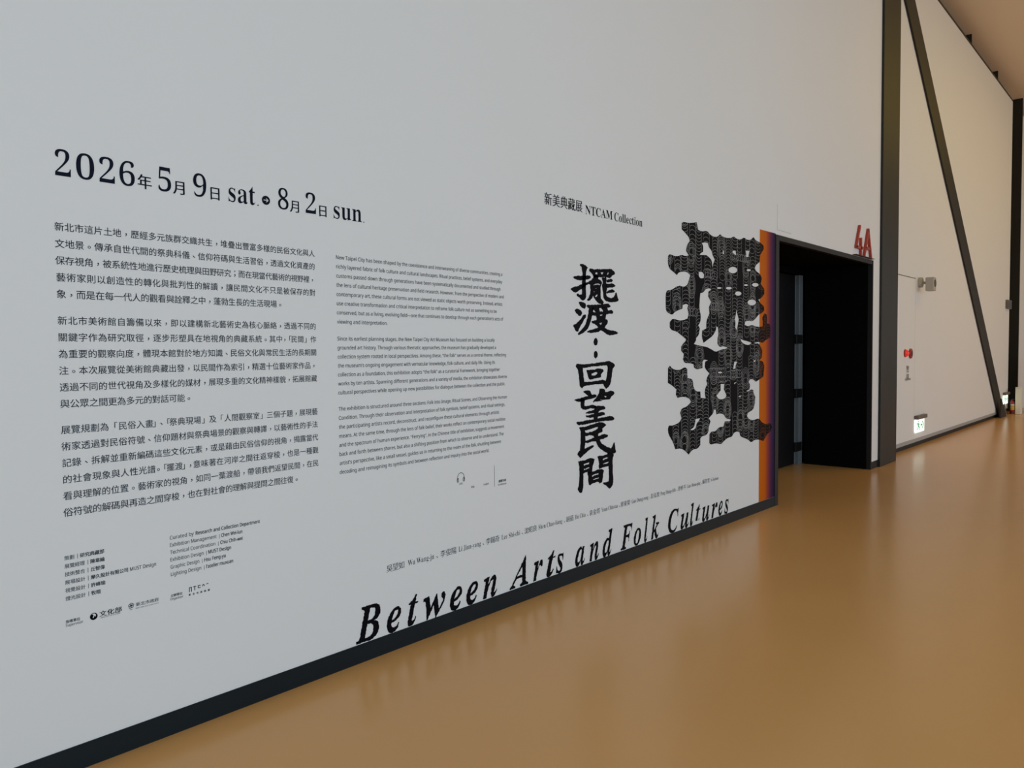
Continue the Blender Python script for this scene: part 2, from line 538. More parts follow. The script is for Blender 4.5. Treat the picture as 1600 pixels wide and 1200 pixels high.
ORNAMENT = '5560,2580 5594,2593 5673,2593 5753,2605 5807,2617 5822,2585 5835,2556 5890,2549 5994,2565 6042,2539 6110,2528 6179,2535 6228,2563 6279,2546 6371,2544 6444,2554 6493,2573 6551,2556 6638,2560 6704,2586 6760,2570 6840,2576 6904,2610 6956,2583 7050,2575 7123,2554 7136,2525 7099,2491 7052,2457 7040,2386 6969,2360 6935,2327 6958,2299 7054,2276 7095,2238 7066,2186 7152,2140 7152,2094 7092,2055 7020,2032 7056,2003 7142,1976 7154,1936 7094,1908 7022,1891 6963,1854 6881,1822 6812,1830 6733,1818 6722,1788 6790,1775 6881,1792 6952,1778 7047,1775 7114,1781 7119,1822 7106,1863 7155,1907 7211,1897 7222,1845 7212,1814 7280,1805 7300,1775 7294,1681 7244,1665 7182,1649 7121,1623 7024,1633 6941,1624 6953,1615 7024,1621 7085,1577 7109,1557 7103,1485 7038,1455 7123,1449 7160,1402 7137,1300 7004,1263 6968,1254 6909,1281 6840,1284 6812,1260 6840,1229 6829,1189 6760,1177 6795,1169 6864,1188 6910,1181 6922,1145 6958,1113 6947,1043 6912,994 6796,972 6778,943 6820,910 6913,893 7044,905 7105,859 7204,833 7304,839 7350,799 7318,759 7230,735 7143,675 7034,701 6938,704 6873,685 6799,722 6685,752 6640,766 6618,807 6552,817 6498,802 6466,776 6382,774 6299,748 6258,728 6157,747 6058,743 6035,763 6038,837 6077,857 6146,851 6216,883 6298,881 6329,926 6423,919 6444,932 6339,954 6308,989 6236,1003 6166,998 6155,1041 6116,1043 6106,1011 6028,975 6057,946 6028,902 6019,857 5980,833 5904,830 5876,814 5876,760 5830,733 5738,733 5675,698 5613,737 5543,764 5457,764 5424,821 5349,896 5341,939 5357,963 5424,958 5526,976 5557,1008 5534,1053 5560,1086 5648,1098 5710,1130 5692,1157 5630,1176 5560,1181 5492,1176 5466,1203 5475,1245 5399,1282 5341,1301 5344,1419 5374,1437 5407,1414 5475,1399 5543,1402 5612,1422 5651,1404 5651,1360 5657,1330 5719,1323 5746,1305 5755,1251 5801,1214 5875,1211 5881,1157 5970,1148 5951,1189 5960,1234 5998,1269 5979,1297 5998,1333 6036,1359 5979,1388 5950,1416 5959,1461 6007,1471 5940,1479 5912,1461 5912,1407 5810,1396 5764,1415 5755,1442 5701,1451 5612,1453 5581,1483 5595,1527 5552,1553 5552,1587 5577,1609 5621,1631 5630,1648 5569,1673 5526,1690 5483,1707 5399,1718 5371,1739 5371,1781 5416,1811 5526,1797 5595,1803 5656,1818 5674,1857 5651,1900 5668,1927 5630,1936 5577,1923 5569,1893 5458,1867 5408,1836 5325,1859 5309,1887 5309,2004 5334,2030 5391,2033 5509,2078 5595,2070 5656,2091 5700,2172 5647,2194 5577,2193 5509,2180 5483,2157 5441,2175 5366,2199 5342,2239 5345,2297 5371,2316 5441,2305 5509,2311 5560,2326 5612,2320 5673,2330 5629,2365 5643,2409 5691,2449 5673,2481 5612,2509 5560,2529;5873,2033 5864,1988 5855,1908 5883,1846 5874,1793 5837,1765 5865,1739 5846,1685 5800,1658 5800,1640 5764,1609 5893,1592 5978,1587 6074,1564 6153,1541 6233,1559 6356,1570 6371,1580 6294,1592 6223,1583 6183,1615 6183,1661 6202,1689 6192,1754 6162,1763 6152,1726 6093,1679 5978,1637 5930,1619 5898,1668 5902,1722 5977,1741 5977,1804 6034,1869 6025,1923 6063,1970 6011,2013 6015,2054 6063,2075 6034,2085 5967,2074 5929,2045;5900,2454 5956,2465 6004,2463 6023,2429 6071,2406 6091,2367 6130,2334 6101,2300 6091,2263 6081,2298 6071,2325 6023,2348 5975,2361 5863,2351 5872,2365 5919,2383 5922,2428;5845,2208 5901,2214 5938,2193 5929,2163 5873,2157 5845,2177;6280,2430 6300,2423 6300,2395 6280,2398;6477,2444 6530,2449 6541,2407 6498,2417 6466,2429;6738,2468 6818,2475 6806,2450 6795,2415 6743,2412 6750,2440;6568,2278 6559,2265 6534,2253 6498,2245 6458,2242 6423,2245 6398,2253 6390,2265 6398,2278 6422,2289 6458,2298 6498,2301 6534,2298 6559,2290;6849,2298 6844,2293 6832,2289 6813,2286 6793,2284 6775,2285 6762,2287 6758,2291 6762,2296 6775,2300 6793,2303 6813,2305 6832,2304 6844,2302;7019,2173 7012,2164 6992,2157 6964,2152 6932,2150 6904,2152 6885,2157 6878,2164 6885,2172 6904,2180 6932,2185 6963,2187 6992,2185 7012,2180;6791,2156 6786,2152 6774,2149 6756,2146 6736,2145 6718,2146 6705,2148 6701,2151 6705,2154 6718,2158 6735,2160 6756,2162 6774,2161 6786,2159;6255,2099 6251,2096 6240,2092 6224,2090 6206,2089 6190,2090 6179,2092 6175,2094 6179,2098 6190,2101 6206,2103 6223,2104 6240,2104 6251,2102;6456,2109 6450,2103 6434,2098 6411,2094 6386,2093 6364,2094 6348,2097 6343,2102 6348,2108 6364,2113 6386,2117 6411,2118 6434,2117 6450,2114;6653,2071 6646,2063 6628,2055 6601,2050 6572,2048 6546,2051 6528,2057 6522,2065 6528,2073 6546,2081 6572,2086 6601,2087 6628,2085 6646,2079;6966,2004 6957,1992 6931,1981 6893,1974 6852,1972 6815,1976 6790,1985 6781,1996 6790,2009 6815,2019 6852,2026 6893,2028 6930,2025 6956,2016;6549,1924 6566,1886 6599,1834 6578,1780 6557,1737 6528,1760 6534,1808 6519,1837 6540,1876;6634,1660 6689,1646 6791,1637 6871,1622 6814,1602 6723,1609 6656,1631;6515,1453 6569,1452 6537,1419 6537,1390 6490,1386 6501,1424;6271,1361 6267,1357 6257,1355 6242,1354 6226,1354 6212,1356 6202,1359 6198,1362 6201,1366 6212,1368 6226,1369 6242,1369 6257,1367 6267,1364;6908,1452 6966,1466 6943,1442;6245,1260 6316,1258 6306,1211 6358,1157 6338,1134 6276,1123 6205,1131 6165,1161 6245,1204;6506,1260 6560,1268 6517,1248;6594,1136 6660,1137 6627,1124;5792,983 5866,987 5857,969 5811,946 5793,907 5738,893 5702,901 5765,918 5783,948'


# ------------------------------------------------------------------ the hall
XL, XR, YB, ZC = -7.0, 34.0, -8.3, 7.62
DX0, DX1, DZ = 7.412, 10.478, 2.69            # portal opening
struct('floor', boxes((XL, XR, YB, 7.0, -0.2, 0)), FLOOR)
struct('ceiling', boxes((XL, XR, YB, 7.0, ZC, ZC + 0.2)), CEIL)
o = struct('wall_left', boxes((XL, DX0, WY, 3.95, 0.0, ZC), (DX0, DX1, WY, 3.95, DZ, ZC), (DX1, 10.757, WY, 3.95, 0.0, ZC)), WALL)
struct('wall_far', boxes((13.315, 21.5, 3.3, 3.36, 0.125, 7.33)), WALL)
struct('wall_header', boxes((11.45, 13.315, 3.3, 3.36, 2.668, 7.33)), WALL)
struct('wall_beyond', boxes((22.47, XR, 3.3, 3.36, 0.0, 7.33)), WALL)
struct('wall_behind', boxes((10.757, XR, 4.3, 4.4, 0, ZC)), CEIL)
struct('wall_back', boxes((XL - 0.2, XL, YB, 7.0, 0, ZC)), WALL)
struct('wall_end', boxes((XR, XR + 0.2, YB, 7.0, 0, ZC)), WALL)
GLASS = mat('glazing_dark', (0.10, 0.11, 0.12), 0.3)
struct('wall_right', boxes((XL, XR, YB - 0.2, YB, 0, ZC)), GLASS)
struct('baseboard_left', boxes((XL, DX0 + 0.002, WY - 0.004, WY + 0.01, 0, 0.095), (DX1, 10.757, WY - 0.004, WY + 0.01, 0, 0.095)), SKIRT)
struct('baseboard_far', boxes((11.45, 21.5, 3.315, 3.35, 0, 0.075)), SKIRT)
struct('trim_1', boxes((11.45, 20.3, 3.292, 3.35, 0.072, 0.126)), noisy('aluminium_trim', (0.36, 0.38, 0.40), 0.4, 3, 0.1))
struct('trim_2', boxes((11.45, 21.5, 3.295, 3.42, 7.33, 7.37)), STEEL)      # dark capping along the top of the far wall
SEAM = mat('panel_seam', (0.42, 0.42, 0.40), 0.8)
SEAM_DARK = mat('panel_seam_dark', (0.10, 0.09, 0.08), 0.8)
struct('trim_3', boxes((7.452, 7.457, WY - 0.0006, WY + 0.001, 2.74, 2.99), (7.452, 7.80, WY - 0.0006, WY + 0.001, 2.737, 2.741)), SEAM)

# flush panel door cut into the far wall
t = thing('flush_door', 'white flush panel door let into the far wall behind the dark steel post, under the lamp', 'door', (12.4, 3.3, 0))
lf = obj('leaf', boxes((11.50, 13.308, 3.300, 3.35, 0.128, 2.655)), WALL)
gp = obj('joint', boxes((11.5, 13.315, 3.306, 3.35, 2.655, 2.668)), SEAM_DARK)
gs = obj('joint', boxes((13.308, 13.315, 3.3005, 3.35, 0.128, 2.655)), SEAM)
adopt(t, lf, gp, gs)

# ------------------------------------------------------------------ gallery entrance
t = thing('entrance_portal', 'dark portal with black lining cut into the white wall under the red number', 'entrance', (8.95, WY, 0))
fw = 0.058
a = obj('frame', boxes((DX0, DX0 + fw + 0.02, WY - 0.006, WY + 0.05, 0, DZ), (DX0 + fw + 0.02, DX1 - fw, WY - 0.006, WY + 0.05, DZ - fw + 0.005, DZ), (DX1 - 0.03, DX1, WY - 0.006, WY + 0.05, 0, DZ)), FRAME)
b = obj('lining', boxes((DX0, DX0 + 0.05, WY + 0.05, 3.955, 0, DZ), (DX1 - 0.028, DX1, WY + 0.05, 3.955, 0, DZ), (DX0 + 0.05, DX1 - 0.028, WY + 0.05, 3.955, DZ - 0.05, DZ), ), BLACK)
adopt(t, a, b)
struct('wall_inner', boxes((6.0, 6.1, 3.96, 7.0, 0, 3.2), (10.65, 10.75, 3.96, 7.0, 0, 3.2), (6.0, 10.75, 6.9, 7.0, 0, 3.2), (6.0, 10.75, 3.96, 7.0, 3.0, 3.2), (6.0, DX0, 3.955, 4.02, 0, 3.2), (DX0, 10.65, 3.975, 4.09, 2.565, 3.0)), BLACK)
t = thing('door_leaf', 'black swing door standing just inside the dark portal, hung on the pale steel jamb', 'door', (9.6, 4.05, 0))
a = obj('panel', boxes((8.96, 10.262, 4.02, 4.07, 0.012, 2.55), bev=0.003), LEAF)
b = obj('edge_strip', boxes((10.262, 10.292, 4.018, 4.072, 0.012, 2.55)), STEELPALE)
b['label'] = 'pale metal edge of the black door'
c = obj('jamb', boxes((10.335, 10.452, 3.985, 4.09, 0, 2.56), bev=0.004), STEELPALE)
c['label'] = 'pale steel jamb'
adopt(t, a, b, c)
for z0, z1 in ((0.183, 0.306), (0.909, 1.031), (1.639, 1.76)):
    h = obj('hinge', boxes((10.225, 10.43, 3.978, 4.02, z0, z1), bev=0.006), HINGE)
    k = obj('knuckle', lathe([(0, 0.013), (z1 - z0, 0.013)], (10.313, 3.972, z0), (0, 0, 1), 16), HINGE, smooth=False)
    adopt(t, h)
    k.parent = h
    k.matrix_parent_inverse = Matrix.Translation(-t.location)
t = thing('door_leaf', 'black swing door further left inside the dark portal, mostly hidden by its near jamb', 'door', (8.2, 4.05, 0))
adopt(t, obj('panel', boxes((7.60, 8.95, 4.02, 4.07, 0.012, 2.55), bev=0.003), LEAF))

# ------------------------------------------------------------------ steel frame of the hall
o = obj('steel_post', boxes((10.757, 11.487, 3.07, 3.40, 0, ZC), bev=0.004), STEEL)
tag(o, 'dark steel post between the gallery entrance and the alarm lamp', 'post')
o['kind'] = 'structure'
t = thing('steel_post', 'dark steel post far down the hall behind the extinguisher and the white bollard', 'post', (22.43, 3.4, 0))
t['kind'] = 'structure'
adopt(t, obj('web', boxes((22.40, 22.46, 3.235, 3.56, 0, ZC)), STEEL))
# diagonal brace, a rectangular tube leaning against the far wall
bx0, bz0, bx1, bz1 = 20.58, 0.0, 11.70, 7.62


def brace_x(z):
    return bx0 + (bx1 - bx0) * (z - bz0) / (bz1 - bz0)


t = thing('diagonal_brace', 'dark steel brace slanting down across the far wall to the floor', 'brace', (20.5, 3.28, 0))
t['kind'] = 'structure'
hw = 0.335
a = obj('tube', prism([(brace_x(0.0) - hw, 0.0), (brace_x(0.0) + hw, 0.0), (brace_x(7.6) + hw, 7.6), (brace_x(7.6) - hw, 7.6)], 3.268, 3.294), STEEL)
b = obj('gusset', prism([(19.93, 0.0), (20.62, 0.0), (20.02, 0.43)], 3.185, 3.213), mat('gusset_dark', (0.02, 0.018, 0.016), 0.6))  # gusset plate in one even dark colour
c = obj('base_plate', prism([(20.90, 0.0), (21.27, 0.0), (20.95, 0.27), (20.90, 0.27)], 3.272, 3.294), mat('grey_steel', (0.09, 0.09, 0.085), 0.5))
adopt(t, a, b, c)
# short fins carrying the head of the far wall
for i, x in enumerate((17.2, 19.85)):
    f = obj('wall_fin', boxes((x, x + 0.04, 3.335, 3.48, 7.36, ZC)), STEEL)
    f['kind'] = 'structure'
    tag(f, ['short dark fin on top of the far wall, nearer the brace', 'short dark fin on top of the far wall, nearer the far post'][i], 'bracket')

# ------------------------------------------------------------------ painted strip beside the entrance
m = mat('orange_purple_print', (0.5, 0.2, 0.1), 0.55, spec=0.08)
nt = m.node_tree
tc = nt.nodes.new('ShaderNodeTexCoord')
sp = nt.nodes.new('ShaderNodeSeparateXYZ')
cr = nt.nodes.new('ShaderNodeValToRGB')
mr = nt.nodes.new('ShaderNodeMapRange')
mr.inputs['From Min'].default_value = 0.0
mr.inputs['From Max'].default_value = 0.366
nt.links.new(tc.outputs['Object'], sp.inputs[0])
nt.links.new(sp.outputs['X'], mr.inputs['Value'])
nt.links.new(mr.outputs['Result'], cr.inputs['Fac'])
stops = [(0.0, (0.58, 0.135, 0.002)), (0.36, (0.54, 0.112, 0.003)), (0.54, (0.31, 0.048, 0.024)), (0.68, (0.13, 0.022, 0.058)), (0.82, (0.042, 0.013, 0.070)), (0.94, (0.018, 0.009, 0.038)), (1.0, (0.012, 0.008, 0.022))]
while len(cr.color_ramp.elements) < len(stops):
    cr.color_ramp.elements.new(0.5)
for e, (p, c) in zip(cr.color_ramp.elements, stops):
    e.position, e.color = p, (*c, 1)
nt.links.new(cr.outputs['Color'], nt.nodes['Principled BSDF'].inputs['Base Color'])
bm = boxes((0, 0.366, -0.0010, -0.0002, 0, 2.602))
o = obj('colour_strip', bm, m)
o.location = (7.045, WY, 0.096)
tag(o, 'orange to purple printed strip running up the wall beside the dark portal', 'wall print')

# ------------------------------------------------------------------ date line
t = thing('date_lettering', 'large serif date line at the top left of the white wall', 'wall lettering', (1.7, WY, 2.2))
DB = 2.209
for s, x0, x1 in (('2', 1.006, 1.062), ('0', 1.076, 1.144), ('2', 1.157, 1.216), ('6', 1.229, 1.291), ('5', 1.377, 1.433), ('9', 1.520, 1.581), ('8', 1.912, 1.970), ('2', 2.056, 2.116)):
    F = Film()
    g = serif(s)
    e = extent(g)
    w = x1 - x0
    # height set on its own: oldstyle-looking upright figures 0.098 tall
    kx, kz = w / (e[1] - e[0]), 0.0975 / (e[3] - e[2])
    v, f, n, _ = text_shape(g)
    for (px, py), nn in zip(v, n):
        px, py = px + nn.x * -0.020, py + nn.y * -0.003
        F.v.append((x0 + (px - e[0]) * kx, DB + (py - e[2]) * kz - (0.001 if s in '2' else 0.002)))
    F.f = [list(q) for q in f]
    F.build('numeral', NAVY, t)
for s, x0, x1, zc in (('年', 1.300, 1.352, 2.232), ('月', 1.442, 1.490, 2.231), ('日', 1.592, 1.640, 2.230), ('月', 1.978, 2.028, 2.228), ('日', 2.128, 2.176, 2.227)):
    F = Film()
    F.cjk(s, (x0 + x1) / 2, zc, 0.059, 0.022, 0.000, wx=0.96)
    F.build('date_character', NAVY, t)
for s, x0, x1, zb in (('sat', 1.676, 1.803, 2.208), ('sun', 2.212, 2.380, 2.203)):
    F = Film()
    F.put(serif(s), x0, x1, zb, 0.125, -0.012, 0.0)
    F.rect(x1 + 0.009, x1 + 0.014, zb - 0.001, zb + 0.004)
    F.build('weekday', NAVY, t)
F = Film()
F.ring(1.854, 2.2365, 0.0, 0.0200)
F.build('arrow_disc', NAVY, t)
F = Film()
F.rect(1.842, 1.864, 2.2350, 2.2382)
F.poly([(1.8555, 2.2455), (1.8665, 2.2375), (1.8645, 2.2350), (1.8535, 2.2435)])
F.poly([(1.8555, 2.2275), (1.8535, 2.2298), (1.8645, 2.2383), (1.8665, 2.2358)])
ar = F.build('arrow', WALL, t, WY - VINYL - 0.0006)
ar['label'] = 'white arrow in the dark disc'

# ------------------------------------------------------------------ Chinese introduction
ZH = [
    (2.0225, ['新北市這片土地，歷經多元族群交織共生，堆疊出豐富多樣的民俗文化與人', '文地景。傳承自世代間的祭典科儀、信仰符碼與生活習俗，透過文化資產的', '保存視角，被系統性地進行歷史梳理與田野研究；而在現當代藝術的視野裡，', '藝術家則以創造性的轉化與批判性的解讀，讓民間文化不只是被保存的對', '象，而是在每一代人的觀看與詮釋之中，蓬勃生長的生活現場。'], 'topmost block of small Chinese text, just under the big date line'),
    (1.6815, ['新北市美術館自籌備以來，即以建構新北藝術史為核心脈絡，透過不同的', '關鍵字作為研究取徑，逐步形塑具在地視角的典藏系統。其中，「民間」作', '為重要的觀察向度，體現本館對於地方知識、民俗文化與常民生活的長期關', '注。本次展覽從美術館典藏出發，以民間作為索引，精選十位藝術家作品，', '透過不同的世代視角及多樣化的媒材，展現多重的文化精神樣貌，拓展館藏', '與公眾之間更為多元的對話可能。'], 'second block of Chinese text from the top, between two other Chinese blocks'),
    (1.2805, ['展覽規劃為「民俗入畫」、「祭典現場」及「人間觀察室」三個子題，展現藝', '術家透過對民俗符號、信仰題材與祭典場景的觀察與轉譯，以藝術性的手法', '記錄、拆解並重新編碼這些文化元素，或是藉由民俗信仰的視角，揭露當代', '的社會現象與人性光譜。「擺渡」，意味著在河岸之間往返穿梭，也是一種觀', '看與理解的位置。藝術家的視角，如同一葉渡船，帶領我們返望民間，在民', '俗符號的解碼與再造之間穿梭，也在對社會的理解與提問之間往復。'], 'lowest of the three blocks of Chinese text, above the credits'),
]
for z0, lines, lab in ZH:
    t = thing('chinese_paragraph', lab, 'wall lettering', (1.55, WY, z0), 'Chinese introduction paragraphs')
    for i, s in enumerate(lines):
        F = Film()
        last = i == len(lines) - 1
        F.cjk_line(s, 0.9985, None if last else 2.103, z0 - 0.0611 * i, 0.0333 if last else 0.0326, 0.004, 0.004)
        F.build('line_lettering', INKGREY, t)

# ------------------------------------------------------------------ English introduction
EN = [
    (2.0085, 0.0443, [('New Taipei City has been shaped by the coexistence and interweaving of diverse communities, creating a', 3.411), ('richly layered fabric of folk culture and cultural landscapes. Ritual practices, belief systems, and everyday', 3.409), ('customs passed down through generations have been systematically documented and studied through', 3.394), ('the lens of cultural heritage preservation and field research. However, from the perspective of modern and', 3.422), ('contemporary art, these cultural forms are not viewed as static objects worth preserving. Instead, artists', 3.409), ('use creative transformation and critical interpretation to reframe folk culture not as something to be', 3.359), ('conserved, but as a living, evolving field—one that continues to develop through each generation’s acts of', 3.416), ('viewing and interpretation.', 2.531)], 'topmost block of small English text, right of the Chinese text'),
    (1.6165, 0.0436, [('Since its earliest planning stages, the New Taipei City Art Museum has focused on building a locally', 3.339), ('grounded art history. Through various thematic approaches, the museum has gradually developed a', 3.350), ('collection system rooted in local perspectives. Among these, “the folk” serves as a central theme, reflecting', 3.437), ('the museum’s ongoing engagement with vernacular knowledge, folk culture, and daily life. Using its', 3.339), ('collection as a foundation, this exhibition adopts “the folk” as a curatorial framework, bringing together', 3.382), ('works by ten artists. Spanning different generations and a variety of media, the exhibition showcases diverse', 3.444), ('cultural perspectives while opening up new possibilities for dialogue between the collection and the public.', 3.429)], 'second block of English text from the top, between two other English blocks'),
    (1.2755, 0.0441, [('The exhibition is structured around three sections: Folk into Image, Ritual Scenes, and Observing the Human', 3.442), ('Condition. Through their observation and interpretation of folk symbols, belief systems, and ritual settings,', 3.424), ('the participating artists record, deconstruct, and reconfigure these cultural elements through artistic', 3.373), ('means. At the same time, through the lens of folk belief, their works reflect on contemporary social realities', 3.426), ('and the spectrum of human experience. “Ferrying”, in the Chinese title of exhibition, suggests a movement', 3.415), ('back and forth between shores, but also a shifting position from which to observe and to understand. The', 3.409), ('artist’s perspective, like a small vessel, guides us in returning to the realm of the folk, shuttling between', 3.385), ('decoding and reimagining its symbols and between reflection and inquiry into the social world.', 3.281)], 'lowest of the three blocks of English text, above the headphone symbol'),
]
for z0, dz, lines, lab in EN:
    t = thing('english_paragraph', lab, 'wall lettering', (2.8, WY, z0), 'English introduction paragraphs')
    for i, (s, x1) in enumerate(lines):
        F = Film()
        F.put(sans(s), 2.222, x1, z0 - dz * i, 0.0258, 0.004, 0.004)
        F.build('line_lettering', INKGREY, t)

# headphone symbol and the captions of the audio guide
t = thing('audio_guide_symbol', 'small headphone symbol with a number below it, under the English text', 'wall symbol', (3.046, WY, 0.84))
F = Film()
F.ring(3.046, 0.846, 0.0245, 0.0275, 24, 0, math.pi, 1.0)
F.rect(3.0185, 3.0215, 0.828, 0.846)
F.rect(3.0705, 3.0735, 0.828, 0.846)
for cx in (3.022, 3.070):
    F.ring(cx, 0.832, 0.005, 0.0078, 16, sz=1.7)
F.build('headphones', INKGREY, t)
F = Film()
F.put(sans('A00'), 3.032, 3.060, 0.805, 0.014)
F.build('caption', INKGREY, t)
for s, x0, x1, z, lab in (('中文', 3.127, 3.156, 0.778, 'tiny Chinese caption right of the headphone symbol'), ('English', 3.232, 3.276, 0.775, 'tiny English caption left of the thin upright rule')):
    F = Film()
    if s == 'English':
        F.put(sans(s), x0, x1, z, 0.014)
    else:
        F.cjk_line(s, x0, x1, z, 0.0145, 0.01, 0.01)
    tag(F.build('caption_lettering', INKGREY), lab, 'wall lettering')
F = Film()
F.rect(3.3245, 3.3265, 0.755, 0.882)
tag(F.build('divider_rule', INKGREY), 'thin upright rule between the two small English captions', 'wall print')
t = thing('guidebook_caption', 'tiny two-line caption right of the thin upright rule', 'wall lettering', (3.395, WY, 0.77))
F = Film()
F.cjk_line('展覽手冊', 3.362, 3.428, 0.781, 0.0165, 0.018, 0.018)
F.build('line_lettering', INK, t)
F = Film()
F.put(sans('Guidebook'), 3.355, 3.432, 0.756, 0.014)
F.build('line_lettering', INKGREY, t)

# ------------------------------------------------------------------ credits
t = thing('chinese_credits', 'six short lines of Chinese credits at the lower left of the wall', 'wall lettering', (1.06, WY, 0.73))
rows = [('策劃', '研究典藏部'), ('展覽經理', '陳韋綸'), ('技術整合', '丘智偉'), ('展場設計', '摩久設計有限公司'), ('視覺設計', '許峰瑜'), ('燈光設計', '牧暄')]
for i, (a_, b_) in enumerate(rows):
    z = 0.8065 - 0.0302 * i
    F = Film()
    e = F.cjk_line(a_, 0.996, None, z, 0.0175, 0.004, 0.004)
    F.rect(e + 0.0095, e + 0.0110, z - 0.009, z + 0.009)
    e = F.cjk_line(b_, e + 0.0185, None, z, 0.0172, 0.020, 0.020)
    if i == 3:
        F.put(sans('MUST Design'), e + 0.006, 1.329, z - 0.007, 0.02, 0.006, 0.006)
    F.build('line_lettering', INKGREY, t)
t = thing('english_credits', 'six short lines of English credits right of the Chinese credits', 'wall lettering', (1.55, WY, 0.73))
rows = [('Curated by ', 'Research and Collection Department', 1.790, 1.495), ('Exhibition Management  |  ', 'Chen Wei-lun', 1.704, 1.607), ('Technical Coordination  |  ', 'Chiu Chih-wei', 1.705, 1.602), ('Exhibition Design  |  ', 'MUST Design', 1.650, 1.548), ('Graphic Design  |  ', 'Hsu Feng-yu', 1.625, 1.529), ('Lighting Design  |  ', 'l’atelier muxuan', 1.658, 1.537)]
for i, (a_, b_, x1, xm) in enumerate(rows):
    z = 0.8025 - 0.0300 * i
    F = Film()
    F.put(sans(a_.strip()), 1.387, xm - 0.008, z, 0.021, 0.002, 0.002)
    F.put(sans(b_), xm, x1, z, 0.021, 0.022, 0.016)
    F.build('line_lettering', INKGREY, t)

# logos under the credits
t = thing('supervisor_caption', 'tiny two-line caption at the far left of the logo row', 'wall lettering', (1.02, WY, 0.56))
F = Film()
F.cjk_line('指導單位', 0.994, 1.044, 0.5695, 0.0125, 0.014, 0.014)
F.build('line_lettering', INKGREY, t)
F = Film()
F.put(sans('Supervisor'), 0.994, 1.054, 0.5515, 0.014)
F.build('line_lettering', INKGREY, t)
t = thing('ministry_logo', 'black round swirl logo with three brush characters, left in the logo row', 'logo', (1.14, WY, 0.565))
F = Film()
n = 24
outer = [(1.091 + 0.0135 * math.cos(2 * math.pi * k / n), 0.5655 + 0.0135 * math.sin(2 * math.pi * k / n)) for k in range(n)]
inner = [(1.0905 + 0.0085 * math.cos(2 * math.pi * k / n), 0.5685 + 0.0080 * math.sin(2 * math.pi * k / n)) for k in range(n)]
F.loops([outer, inner])
F.poly([(1.078, 0.568), (1.086, 0.5745), (1.0905, 0.570), (1.0865, 0.561), (1.079, 0.560)])
F.poly([(1.0915, 0.5645), (1.0955, 0.5675), (1.0965, 0.5615), (1.091, 0.558)])
F.build('emblem', INK, t)
F = Film()
F.cjk_line('文化部', 1.110, 1.194, 0.5675, 0.0225, 0.022, 0.002, 1.2)
F.build('brush_characters', INK, t)
F = Film()
F.put(sans('MINISTRY OF CULTURE'), 1.116, 1.187, 0.5515, 0.006)
F.build('line_lettering', INKGREY, t)
t = thing('city_logo', 'round flower emblem with five brush characters, middle of the logo row', 'logo', (1.28, WY, 0.57))
F = Film()
for k in range(5):
    th = math.pi / 2 + 2 * math.pi * k / 5
    F.ring(1.228 + 0.0062 * math.cos(th), 0.5715 + 0.0062 * math.sin(th), 0.0032, 0.0052, 14)
F.ring(1.228, 0.5715, 0, 0.003, 12)
F.ring(1.228, 0.5615, 0.0055, 0.0068, 10, math.pi * 1.2, math.pi * 1.8)
F.build('emblem', INKGREY, t)
F = Film()
F.cjk_line('新北市政府', 1.246, 1.336, 0.5705, 0.0160, 0.010, -0.002, 1.1)
F.build('brush_characters', INKGREY, t)
F = Film()
F.put(sans('New Taipei City Government'), 1.245, 1.335, 0.5545, 0.006)
F.build('line_lettering', INKGREY, t)
t = thing('organizer_caption', 'tiny two-line caption left of the museum logo in the logo row', 'wall lettering', (1.41, WY, 0.56))
F = Film()
F.cjk_line('主辦單位', 1.383, 1.433, 0.5715, 0.0125, 0.014, 0.014)
F.build('line_lettering', INKGREY, t)
F = Film()
F.put(sans('Organizer'), 1.382, 1.436, 0.5535, 0.014)
F.build('line_lettering', INKGREY, t)
t = thing('museum_logo', 'museum logo of cropped capitals above tiny characters, right end of the logo row', 'logo', (1.5, WY, 0.57))
F = Film()
zt = 0.5885
F.rect(1.4605, 1.4635, 0.5685, zt); F.rect(1.4605, 1.4725, zt - 0.003, zt); F.rect(1.4695, 1.4725, 0.5685, zt)
F.rect(1.4790, 1.4915, zt - 0.003, zt); F.rect(1.4837, 1.4868, 0.5715, zt)
F.rect(1.4985, 1.5100, zt - 0.003, zt); F.rect(1.4985, 1.5015, 0.5765, zt); F.rect(1.4985, 1.5100, 0.5765, 0.5793)
F.poly([(1.516, 0.5800), (1.5195, 0.5800), (1.5225, 0.5860), (1.5255, 0.5800), (1.529, 0.5800), (1.5245, zt), (1.5205, zt)])
F.poly([(1.5345, 0.5845), (1.5375, 0.5845), (1.5400, 0.5868), (1.5425, 0.5845), (1.5455, 0.5845), (1.5425, zt), (1.5375, zt)])
F.build('capitals', INK, t)
F = Film()
for k, c in enumerate('新北市美術館'):
    F.cjk(c, 1.463 + 0.0166 * k, 0.5575, 0.0088, 0.03, 0.03)
F.build('line_lettering', INK, t)

# ------------------------------------------------------------------ heading, title, names
t = thing('collection_heading', 'one-line serif heading above the big brush title', 'wall lettering', (4.4, WY, 2.5))
F = Film()
F.cjk_line('新美典藏展', 3.812, 4.222, 2.5255, 0.083, 0.018, -0.006, 0.96)
F.build('chinese_words', INK, t)
F = Film()
F.put(serif('NTCAM'), 4.253, 4.578, 2.4845, 0.087, -0.010, 0.0)
F.put(serif('Collection'), 4.600, 4.972, 2.4815, 0.087, -0.010, 0.0)
F.build('english_words', INK, t)

t = thing('brush_title', 'tall column of six large black brush characters on the white wall', 'wall lettering', (4.35, WY, 1.5))
for key in ('bai', 'du', 'dots', 'hui', 'wang', 'min', 'jian'):
    F = Film()
    for g in BRUSH[key]:
        F.loops([roughen(chaikin(l) if len(l) > 5 else l, 0.006, 0.0045, 90) for l in parse(g)])
        if key == 'dots':
            F.build('title_dot', INK, t)
            F = Film()
    if key != 'dots':
        F.build('title_character', INK, t)

